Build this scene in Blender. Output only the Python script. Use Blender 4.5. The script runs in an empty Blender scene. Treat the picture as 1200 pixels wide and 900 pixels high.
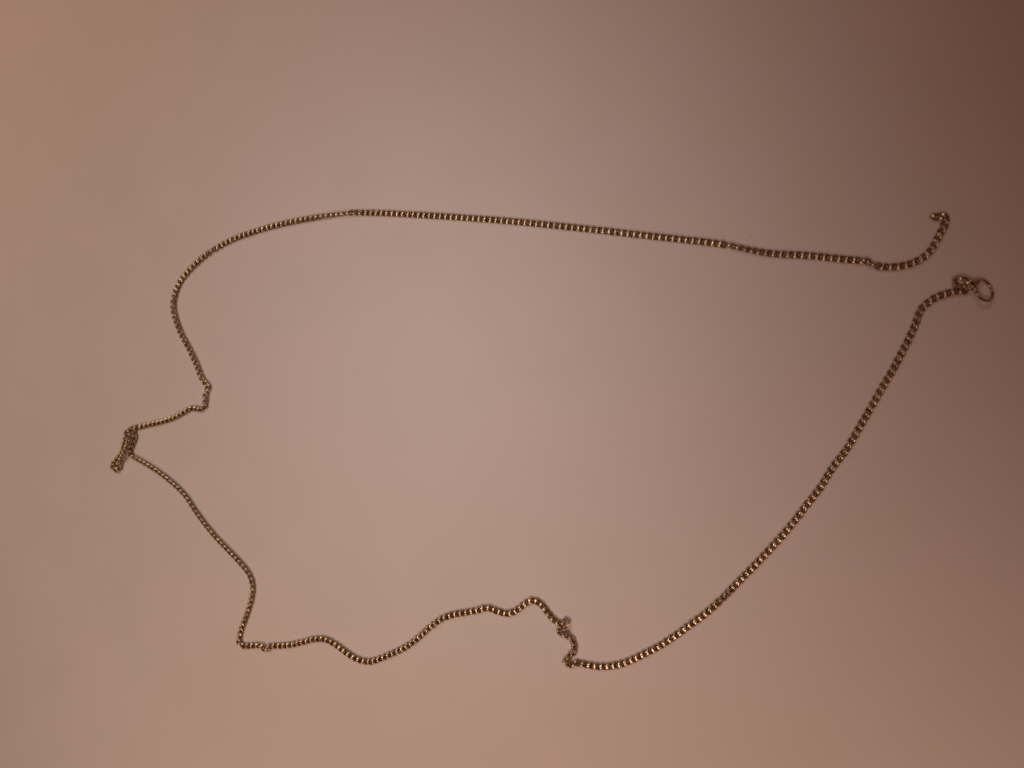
import bpy, math, random
from mathutils import Vector, Matrix, noise

random.seed(7)
MM = 0.001
scene = bpy.context.scene
col = scene.collection

# ------------------------------------------------------------------ camera
TILT = math.radians(18.0)              # phone held slightly tilted: the right side is nearer
DIST = 0.177
cam_data = bpy.data.cameras.new('camera')
cam = bpy.data.objects.new('camera', cam_data)
col.objects.link(cam)
right = Vector((math.cos(TILT), 0, -math.sin(TILT)))
up = Vector((0, 1, 0))
back = Vector((math.sin(TILT), 0, math.cos(TILT)))
M = Matrix((right, up, back)).transposed().to_4x4()
M.translation = back * DIST
cam.matrix_world = M
cam_data.sensor_width = 36.0
cam_data.lens = 18.0 / 0.637
cam_data.clip_start = 0.005
cam_data.clip_end = 50.0
cam_data.dof.use_dof = True
cam_data.dof.focus_distance = 0.190
cam_data.dof.aperture_fstop = 19.0
scene.camera = cam

# ------------------------------------------------------------------ light
world = bpy.data.worlds.new('World')
scene.world = world
world.use_nodes = True
bg = world.node_tree.nodes['Background']
bg.inputs[0].default_value = (1.0, 0.20, 0.085, 1)    # dim reddish room
bg.inputs[1].default_value = 0.080

def spot(name, loc, aim, half, rgb, radius):
    d = bpy.data.lights.new(name, 'SPOT')
    m = max(rgb)
    d.energy = m
    d.color = [c / m for c in rgb]
    d.spot_size = 2 * half
    d.spot_blend = 1.0
    d.shadow_soft_size = radius
    o = bpy.data.objects.new(name, d)
    col.objects.link(o)
    o.location = loc
    o.rotation_euler = (Vector(aim) - Vector(loc)).to_track_quat('-Z', 'Y').to_euler()
    return o

K = 39.48 / 0.76
spot('reading_lamp', (0.000, -0.250, 0.562), (0.016, -0.198, 0), 0.432,
     (0.0930 * K, 0.0557 * K, 0.0398 * K), 0.050)
spot('pendant_lamp', (-0.090, -0.057, 0.595), (-0.287, 0.256, 0), 0.696,
     (0.1324 * K, 0.0853 * K, 0.0623 * K), 0.150)
spot('far_side_fill', (-0.087, 0.226, 0.509), (-0.088, -0.193, 0), 0.523,  # added fill from the far side, lights the links' upper edges
     (0.0438 * K, 0.0406 * K, 0.0360 * K), 0.100)
spot('centre_fill', (0.000, -0.250, 0.424), (-0.010, 0.025, 0), 0.161,  # added tight spot, brightens and whitens the middle of the table
     (0.0427 * K, 0.0382 * K, 0.0352 * K), 0.050)

scene.view_settings.view_transform = 'Standard'
scene.view_settings.look = 'None'
scene.view_settings.exposure = 0.0
scene.view_settings.gamma = 1.0
scene.view_settings.use_curve_mapping = False
scene.render.engine = 'CYCLES'
scene.cycles.use_denoising = True
scene.cycles.caustics_reflective = True
scene.cycles.blur_glossy = 0.3
scene.cycles.max_bounces = 8
scene.cycles.sample_clamp_indirect = 4.0
scene.cycles.filter_width = 2.0

# ------------------------------------------------------------------ materials
def nodes_of(name):
    m = bpy.data.materials.new(name)
    m.use_nodes = True
    nt = m.node_tree
    return m, nt, nt.nodes['Principled BSDF']

def ramp(nt, stops):
    r = nt.nodes.new('ShaderNodeValToRGB')
    els = r.color_ramp.elements
    while len(els) < len(stops):
        els.new(0.5)
    for e, (p, c) in zip(els, stops):
        e.position = p
        e.color = (*c, 1)
    return r

def tex_noise(nt, vec, scale, detail=2.0, rough=0.5):
    n = nt.nodes.new('ShaderNodeTexNoise')
    n.inputs['Scale'].default_value = scale
    n.inputs['Detail'].default_value = detail
    n.inputs['Roughness'].default_value = rough
    nt.links.new(vec, n.inputs['Vector'])
    return n

def make_gold():
    m, nt, b = nodes_of('worn_gold')
    geo = nt.nodes.new('ShaderNodeNewGeometry')
    n1 = tex_noise(nt, geo.outputs['Position'], 900.0, 3.0)
    r = ramp(nt, [(0.30, (0.40, 0.32, 0.20)), (0.52, (0.52, 0.44, 0.30)), (0.75, (0.59, 0.51, 0.37))])
    nt.links.new(n1.outputs['Fac'], r.inputs['Fac'])
    nt.links.new(r.outputs['Color'], b.inputs['Base Color'])
    n2 = tex_noise(nt, geo.outputs['Position'], 2600.0, 3.0)
    mr = nt.nodes.new('ShaderNodeMapRange')
    mr.inputs['To Min'].default_value = 0.15
    mr.inputs['To Max'].default_value = 0.22
    nt.links.new(n2.outputs['Fac'], mr.inputs['Value'])
    nt.links.new(mr.outputs['Result'], b.inputs['Roughness'])
    b.inputs['Metallic'].default_value = 1.0
    return m

def make_paper():
    m, nt, b = nodes_of('white_tabletop')
    tc = nt.nodes.new('ShaderNodeTexCoord')
    v = tc.outputs['Object']
    n1 = tex_noise(nt, v, 45.0, 4.0, 0.55)
    r = ramp(nt, [(0.30, (0.744, 0.742, 0.722)), (0.50, (0.760, 0.755, 0.748)), (0.72, (0.780, 0.760, 0.762))])
    nt.links.new(n1.outputs['Fac'], r.inputs['Fac'])
    # sparse grey specks of dust ground into the surface
    vo = nt.nodes.new('ShaderNodeTexVoronoi')
    vo.inputs['Scale'].default_value = 38.0
    nt.links.new(v, vo.inputs['Vector'])
    sp = ramp(nt, [(0.010, (0.62, 0.60, 0.58)), (0.022, (1, 1, 1))])
    nt.links.new(vo.outputs['Distance'], sp.inputs['Fac'])
    mx = nt.nodes.new('ShaderNodeMix')
    mx.data_type = 'RGBA'
    mx.blend_type = 'MULTIPLY'
    wn = nt.nodes.new('ShaderNodeSeparateColor')
    nt.links.new(vo.outputs['Color'], wn.inputs['Color'])
    gt = nt.nodes.new('ShaderNodeMath')
    gt.operation = 'GREATER_THAN'
    gt.inputs[1].default_value = 0.72
    nt.links.new(wn.outputs['Red'], gt.inputs[0])
    nt.links.new(gt.outputs[0], mx.inputs['Factor'])
    nt.links.new(r.outputs['Color'], mx.inputs['A'])
    nt.links.new(sp.outputs['Color'], mx.inputs['B'])
    nt.links.new(mx.outputs['Result'], b.inputs['Base Color'])
    b.inputs['Roughness'].default_value = 0.75
    b.inputs['Specular IOR Level'].default_value = 0.15
    n2 = tex_noise(nt, v, 700.0, 5.0, 0.6)
    bp = nt.nodes.new('ShaderNodeBump')
    bp.inputs['Strength'].default_value = 0.05
    bp.inputs['Distance'].default_value = 0.0004
    nt.links.new(n2.outputs['Fac'], bp.inputs['Height'])
    nt.links.new(bp.outputs['Normal'], b.inputs['Normal'])
    return m

GOLD = make_gold()
PAPER = make_paper()

def mesh_obj(name, verts, faces, mat, parent=None, smooth=True):
    me = bpy.data.meshes.new(name)
    me.from_pydata(verts, [], faces)
    me.materials.append(mat)
    if smooth:
        me.polygons.foreach_set('use_smooth', [True] * len(me.polygons))
    me.update()
    o = bpy.data.objects.new(name, me)
    col.objects.link(o)
    o.parent = parent
    return o

# ------------------------------------------------------------------ tabletop
X0, X1, Y0, Y1, H = -0.55, 0.45, -0.45, 0.45, 0.02
tv = [(x, y, z) for z in (-H, 0) for (x, y) in ((X0, Y0), (X1, Y0), (X1, Y1), (X0, Y1))]
tf = [(3, 2, 1, 0), (4, 5, 6, 7), (0, 1, 5, 4), (1, 2, 6, 5), (2, 3, 7, 6), (3, 0, 4, 7)]
table = mesh_obj('tabletop', tv, tf, PAPER, smooth=False)
table['kind'] = 'structure'
table['label'] = 'plain off-white tabletop under the gold chain'

# ------------------------------------------------------------------ chain links
PITCH = 1.35
WIRE = 0.56
A_ = (PITCH + WIRE) / 2
B_ = 0.47
TWIST = -math.radians(90)

def tube(curve_pts, radius, sides, flat=None):
    """closed tube swept along a closed curve (points in mm) -> verts (m), quads"""
    n = len(curve_pts)
    vs, fs = [], []
    tans = [(curve_pts[(i + 1) % n] - curve_pts[i - 1]).normalized() for i in range(n)]
    nrm = tans[0].orthogonal().normalized()
    frames = []
    for i in range(n):
        nrm = (nrm - tans[i] * nrm.dot(tans[i])).normalized()
        frames.append((nrm.copy(), tans[i].cross(nrm)))
    # close the frame twist
    last = (nrm - tans[0] * nrm.dot(tans[0])).normalized()
    ang = math.atan2(last.dot(frames[0][1]), last.dot(frames[0][0]))
    for i in range(n):
        a, b = frames[i]
        off = -ang * i / n
        for k in range(sides):
            t = 2 * math.pi * k / sides + off
            vs.append((curve_pts[i] + (a * math.cos(t) + b * math.sin(t)) * radius) * MM)
    for i in range(n):
        j = (i + 1) % n
        for k in range(sides):
            l = (k + 1) % sides
            fs.append((i * sides + k, j * sides + k, j * sides + l, i * sides + l))
    return [tuple(v) for v in vs], fs

def link_curve(n=28, p=2.6):
    pts = []
    for i in range(n):
        t = 2 * math.pi * i / n
        c, s = math.cos(t), math.sin(t)
        x = A_ * math.copysign(abs(c) ** (2 / p), c)
        y = B_ * math.copysign(abs(s) ** (2 / p), s)
        ph = TWIST * c
        pts.append(Vector((x, y * math.cos(ph), y * math.sin(ph))))
    return pts

LINK_V, LINK_F = tube(link_curve(), WIRE / 2, 10)
CUT = 0.47                                   # faces of the links are filed flat
LINK_V = [(x, y, CUT * MM * math.tanh((z / (CUT * MM)) ** 3) ** (1 / 3) if z > 0 else
           -CUT * MM * math.tanh((-z / (CUT * MM)) ** 3) ** (1 / 3)) for x, y, z in LINK_V]

# centre line of the chain on the table: x, y, height of centre (mm), roll (degrees)
PATH = [
    (83.8,31.24,0.6,15), (84.21,31.55,0.7,15), (84.76,31.46,0.8,15), (85.23,30.87,0.8,15), (85.2,29.96,0.6,20), (84.74,28.89,0.5,20),
    (83.96,27.18,0.5,10), (83.09,25.46,0.5,5), (81.72,23.93,0.5,5), (80.05,22.96,0.5,5), (78.08,22.41,0.5,0), (76.16,22.25,0.5,0),
    (74.23,22.42,0.5,10), (73.03,22.79,0.55,60), (72.13,23.33,0.55,100), (70.92,23.64,0.5,165), (69.41,23.87,0.5,175), (65.58,24.47,0.5,180),
    (60.43,25.26,0.5,180), (56.46,25.62,0.5,180), (53.72,25.98,0.5,190), (52.1,26.34,0.55,215), (50.47,26.76,0.6,225), (48.33,27.35,0.6,225),
    (46.67,27.79,0.55,260), (45.5,28.08,0.5,340), (42.65,28.67,0.5,360), (37.02,29.62,0.5,360), (28.26,31.07,0.5,360), (19.21,32.6,0.5,360),
    (9.85,34.13,0.5,360), (0.16,35.64,0.5,360), (-9.86,36.99,0.5,360), (-20.24,38.27,0.5,360), (-31.0,39.48,0.5,360), (-36.53,39.96,0.5,365),
    (-38.96,40.11,0.55,385), (-40.68,40.01,0.7,440), (-43.15,39.86,0.75,455), (-46.62,39.69,0.7,470), (-49.92,39.47,0.6,495), (-56.1,38.9,0.5,515),
    (-64.12,37.67,0.5,520), (-72.45,35.69,0.5,520), (-76.18,34.3,0.55,520), (-78.01,33.52,0.65,560), (-80.0,32.47,0.55,690), (-82.1,31.19,0.5,695),
    (-85.99,28.25,0.5,695), (-88.35,25.64,0.5,690), (-89.66,22.98,0.5,680), (-90.19,20.83,0.5,675), (-90.11,18.66,0.5,670), (-89.27,15.93,0.5,665),
    (-87.82,12.76,0.5,665), (-85.47,9.05,0.5,665), (-83.13,4.94,0.5,665), (-81.42,1.28,0.55,670), (-79.8,-0.64,0.8,700), (-79.29,-1.39,0.8,760),
    (-80.1,-2.24,0.65,810), (-80.52,-3.63,0.55,830), (-80.56,-5.35,0.5,840), (-81.84,-6.38,0.5,860), (-83.65,-6.23,0.5,880), (-84.95,-6.24,0.5,890),
    (-87.3,-7.24,0.5,890), (-90.19,-8.57,0.5,890), (-93.11,-9.44,0.5,890), (-97.4,-10.38,0.5,890), (-100.57,-11.02,0.6,890), (-102.43,-11.47,0.95,900),
    (-103.92,-12.13,1.4000000000000001,930), (-104.53,-13.68,1.625,960), (-105.44,-15.48,1.4000000000000001,960), (-106.21,-17.29,1.0250000000000001,960), (-107.81,-19.02,0.8,960), (-109.03,-20.29,0.7,940),
    (-109.5,-21.64,0.7,900), (-108.66,-22.42,0.7,900), (-107.54,-21.91,0.8,900), (-107.1,-20.54,1.0250000000000001,930), (-105.42,-18.77,1.7,960), (-103.89,-16.71,2.1500000000000004,960),
    (-102.92,-14.81,2.225,960), (-103.01,-13.08,1.9249999999999998,960), (-102.2,-12.76,1.4000000000000001,930), (-102.43,-13.9,0.95,900), (-103.13,-15.47,0.7,900), (-103.77,-16.82,0.6,920),
    (-103.99,-17.94,0.6,940), (-103.21,-18.69,0.55,950), (-100.12,-20.09,0.5,928), (-96.6,-21.73,0.5,928), (-93.11,-23.65,0.5,928), (-89.53,-26.01,0.5,928),
    (-86.51,-28.48,0.5,928), (-83.91,-31.6,0.5,928), (-81.07,-34.78,0.5,928), (-77.75,-38.01,0.5,928), (-74.03,-41.07,0.5,928), (-70.33,-44.1,0.5,925),
    (-67.85,-46.55,0.5,920), (-66.74,-49.19,0.5,915), (-66.91,-51.92,0.5,905), (-67.73,-54.92,0.5,900), (-68.84,-57.75,0.5,900), (-70.03,-60.59,0.5,900),
    (-70.46,-62.51,0.55,890), (-70.38,-63.75,0.6,870), (-69.38,-64.45,0.6,890), (-67.73,-64.36,0.5,900), (-65.27,-64.0,0.5,905), (-63.86,-64.04,0.6,930),
    (-62.9,-64.62,0.75,980), (-62.14,-64.43,0.8,1040), (-61.55,-63.81,0.6,1075), (-58.97,-63.47,0.5,1080), (-55.63,-62.85,0.5,1080), (-52.56,-61.91,0.5,1080),
    (-49.4,-60.94,0.5,1080), (-46.51,-60.7,0.5,1078), (-43.75,-61.54,0.5,1065), (-40.8,-63.15,0.5,1060), (-37.98,-64.42,0.5,1070), (-34.97,-64.76,0.5,1080),
    (-31.88,-63.67,0.5,1080), (-28.82,-62.21,0.5,1080), (-26.0,-60.7,0.5,1080), (-23.75,-59.15,0.5,1080), (-21.62,-57.28,0.5,1080), (-19.4,-55.23,0.5,1080),
    (-16.73,-53.24,0.5,1080), (-13.97,-51.99,0.5,1080), (-11.19,-51.27,0.5,1080), (-8.23,-50.53,0.5,1080), (-5.49,-49.71,0.55,1080), (-3.21,-50.23,0.5,1080),
    (-0.73,-50.51,0.5,1080), (1.44,-49.45,0.5,1080), (3.3,-47.94,0.5,1080), (5.06,-47.17,0.55,1080), (6.69,-47.73,0.5,1070), (8.03,-49.15,0.5,1062),
    (9.49,-50.65,0.6,1050), (11.06,-51.47,0.8,1020), (12.25,-50.98,1.0250000000000001,1000), (13.01,-51.39,1.4000000000000001,990), (12.54,-52.15,1.7750000000000001,990), (11.51,-52.15,1.7750000000000001,990),
    (11.07,-53.15,1.325,1000), (11.9,-53.68,1.1,1010), (12.99,-53.99,0.95,1020), (13.98,-55.12,0.8,1035), (14.24,-56.59,0.7,1035), (13.98,-57.77,0.8,1020),
    (13.19,-58.33,1.0250000000000001,990), (12.46,-59.02,1.1,960), (12.59,-59.99,0.875,960), (13.65,-60.06,0.6,1000), (14.95,-59.66,0.55,1060), (16.8,-59.84,0.5,1080),
    (18.84,-59.99,0.5,1080), (21.04,-59.8,0.5,1080), (23.23,-59.28,0.5,1080), (25.39,-58.43,0.5,1080), (27.72,-57.15,0.5,1080), (30.03,-55.75,0.5,1080),
    (32.32,-54.33,0.5,1080), (34.42,-52.76,0.5,1080), (36.59,-51.04,0.5,1080), (38.74,-49.18,0.5,1080), (40.87,-47.42,0.5,1080), (42.82,-45.59,0.5,1085),
    (44.17,-44.24,0.6,1100), (45.26,-43.09,0.7,1130), (46.34,-41.82,0.6,1095), (48.16,-39.73,0.5,1080), (51.93,-35.44,0.5,1080), (55.81,-30.78,0.5,1080),
    (57.41,-28.74,0.5,1080), (59.0,-26.55,0.5,1080), (60.58,-24.29,0.5,1080), (62.15,-22.1,0.5,1080), (63.71,-19.81,0.5,1080), (65.58,-16.42,0.5,1080),
    (68.19,-12.63,0.5,1080), (70.85,-7.67,0.5,1080), (73.26,-3.1,0.5,1080), (74.53,-0.65,0.5,1080), (75.86,1.79,0.5,1080), (77.19,4.38,0.5,1080),
    (78.37,6.95,0.5,1080), (79.76,10.08,0.5,1080), (80.37,11.68,0.5,1080), (80.75,13.03,0.5,1078), (81.29,14.15,0.5,1078), (82.16,15.08,0.5,1078),
    (83.31,15.98,0.5,1078), (84.45,16.51,0.55,1070), (85.58,16.88,0.6,1065), (86.7,17.15,0.7,1060), (87.83,17.3,0.7,1050), (88.78,17.4,0.875,1060),
    (89.39,18.01,1.325,1060), (88.84,18.86,1.625,1060), (87.79,19.13,1.625,1060), (86.78,19.0,1.4000000000000001,1060), (86.26,18.54,1.175,1050), (86.58,17.87,1.325,1040),
    (87.34,17.95,1.7750000000000001,1040), (88.03,18.43,2.1500000000000004,1050), (88.94,18.55,2.1500000000000004,1060),
]

def catmull(p0, p1, p2, p3, t):
    def knot(a, b):
        return max(1e-4, math.sqrt(sum((a[k] - b[k]) ** 2 for k in range(3))) ** 0.5)
    t0 = 0.0
    t1 = t0 + knot(p0, p1); t2 = t1 + knot(p1, p2); t3 = t2 + knot(p2, p3)
    tt = t1 + (t2 - t1) * t
    out = []
    for k in range(4):
        if k == 3:
            s = t * t * (3 - 2 * t)
            out.append(p1[3] + (p2[3] - p1[3]) * s)
            continue
        a1 = (t1 - tt) / (t1 - t0) * p0[k] + (tt - t0) / (t1 - t0) * p1[k]
        a2 = (t2 - tt) / (t2 - t1) * p1[k] + (tt - t1) / (t2 - t1) * p2[k]
        a3 = (t3 - tt) / (t3 - t2) * p2[k] + (tt - t2) / (t3 - t2) * p3[k]
        b1 = (t2 - tt) / (t2 - t0) * a1 + (tt - t0) / (t2 - t0) * a2
        b2 = (t3 - tt) / (t3 - t1) * a2 + (tt - t1) / (t3 - t1) * a3
        out.append((t2 - tt) / (t2 - t1) * b1 + (tt - t1) / (t2 - t1) * b2)
    return out

def ext(a, b):
    return tuple(2 * a[k] - b[k] for k in range(4))

P = [ext(PATH[0], PATH[1])] + PATH + [ext(PATH[-1], PATH[-2])]
dense = []
for i in range(1, len(P) - 2):
    for s in range(24):
        dense.append(catmull(P[i - 1], P[i], P[i + 1], P[i + 2], s / 24))
dense.append(list(PATH[-1]))

# walk the line: every link's centre lies one pitch (straight distance) after the last
stations = [dense[0]]
for p, q in zip(dense, dense[1:]):
    while math.dist(q[:3], stations[-1][:3]) >= PITCH:
        lo, hi = 0.0, 1.0                 # bisect for the exact spot between p and q
        for _ in range(24):
            mid = (lo + hi) / 2
            c = [p[k] + (q[k] - p[k]) * mid for k in range(4)]
            if math.dist(c[:3], stations[-1][:3]) >= PITCH:
                hi = mid
            else:
                lo = mid
        stations.append([p[k] + (q[k] - p[k]) * hi for k in range(4)])

# two loose links join the tangle to the ring
TAIL = [(89.27, 18.26, 1.90, 1310), (89.86, 18.57, 1.70, 1230)]
links = []
for i, s in enumerate(stations + TAIL):
    if i < len(stations):
        a = stations[max(0, i - 1)]
        b = stations[min(len(stations) - 1, i + 1)]
    else:
        a, b = TAIL[0], TAIL[-1]
    tx = (Vector(b[:3]) - Vector(a[:3])).normalized()
    side = Vector((0, 0, 1)).cross(tx).normalized()
    upv = tx.cross(side)
    jit = 4.0 * noise.noise(Vector((i * 0.13, 3.1, 0))) + random.gauss(0, 0.6)
    ro = math.radians(s[3] + jit)
    y = side * math.cos(ro) + upv * math.sin(ro)
    z = tx.cross(y)
    rot = Matrix((tx, y, z)).transposed()
    c = Vector(s[:3]) + Vector((0, 0, 0))
    # rest the lowest point of a flat-lying link on the table
    low = min((rot @ Vector(v)).z for v in LINK_V) / MM
    if c.z < 0.85:
        c.z = max(-low + 0.01, c.z - 0.05 if c.z > 0.6 else -low + 0.01)
    c.z = max(c.z, -low + 0.01)
    m = rot.to_4x4()
    m.translation = c * MM
    links.append(m)

chain = bpy.data.objects.new('gold_chain', None)
col.objects.link(chain)
chain.empty_display_size = 0.01
chain.location = (0, 0, 0)
chain['label'] = 'thin gold curb chain lying open in a loose loop with tangles'
chain['category'] = 'necklace'

# the 300 links nearest the camera are single pieces, the farther ones one run
camp = cam.matrix_world.translation
order = sorted(range(len(links)), key=lambda k: (links[k].translation - camp).length)
near = sorted(order[:300])
far = sorted(order[300:])
first = None
for k in near:
    if first is None:
        first = mesh_obj('link', LINK_V, LINK_F, GOLD, chain)
        o = first
    else:
        o = first.copy()
        col.objects.link(o)
        o.parent = chain
    o.matrix_local = links[k]
vs, fs = [], []
for k in far:
    n0 = len(vs)
    vs += [tuple(links[k] @ Vector(v)) for v in LINK_V]
    fs += [tuple(n0 + i for i in f) for f in LINK_F]
if far:
    run = mesh_obj('link_run', vs, fs, GOLD, chain)
    run['kind'] = 'stuff'

# ------------------------------------------------------------------ ring at the end
def ring_mesh(R, r, n=56, sides=12):
    pts = [Vector((R * math.cos(2 * math.pi * i / n), R * math.sin(2 * math.pi * i / n), 0)) for i in range(n)]
    return tube(pts, r, sides)

RV, RF = ring_mesh(2.05, 0.28)
ring = mesh_obj('ring', RV, RF, GOLD, chain)
major = Vector((0.42, -0.91, 0)).normalized()          # axis that stays level
minor = Vector((0, 0, 1)).cross(major).normalized()     # tipped direction, lying in the table plane
if minor.x < 0:
    minor = -minor
tip = math.radians(40)
m2 = minor * math.cos(tip) - Vector((0, 0, 1)) * math.sin(tip)   # right side down on the table
nz = major.cross(m2)
R3 = Matrix((major, m2, nz)).transposed().to_4x4()
lowz = min((R3 @ Vector(v)).z for v in RV)
R3.translation = Vector((91.39 * MM, 17.16 * MM, -lowz + 0.00001))
ring.matrix_local = R3
ring['label'] = 'small plain wire ring standing askew at the chain end'

print('links', len(links), 'near', len(near), 'far', len(far))
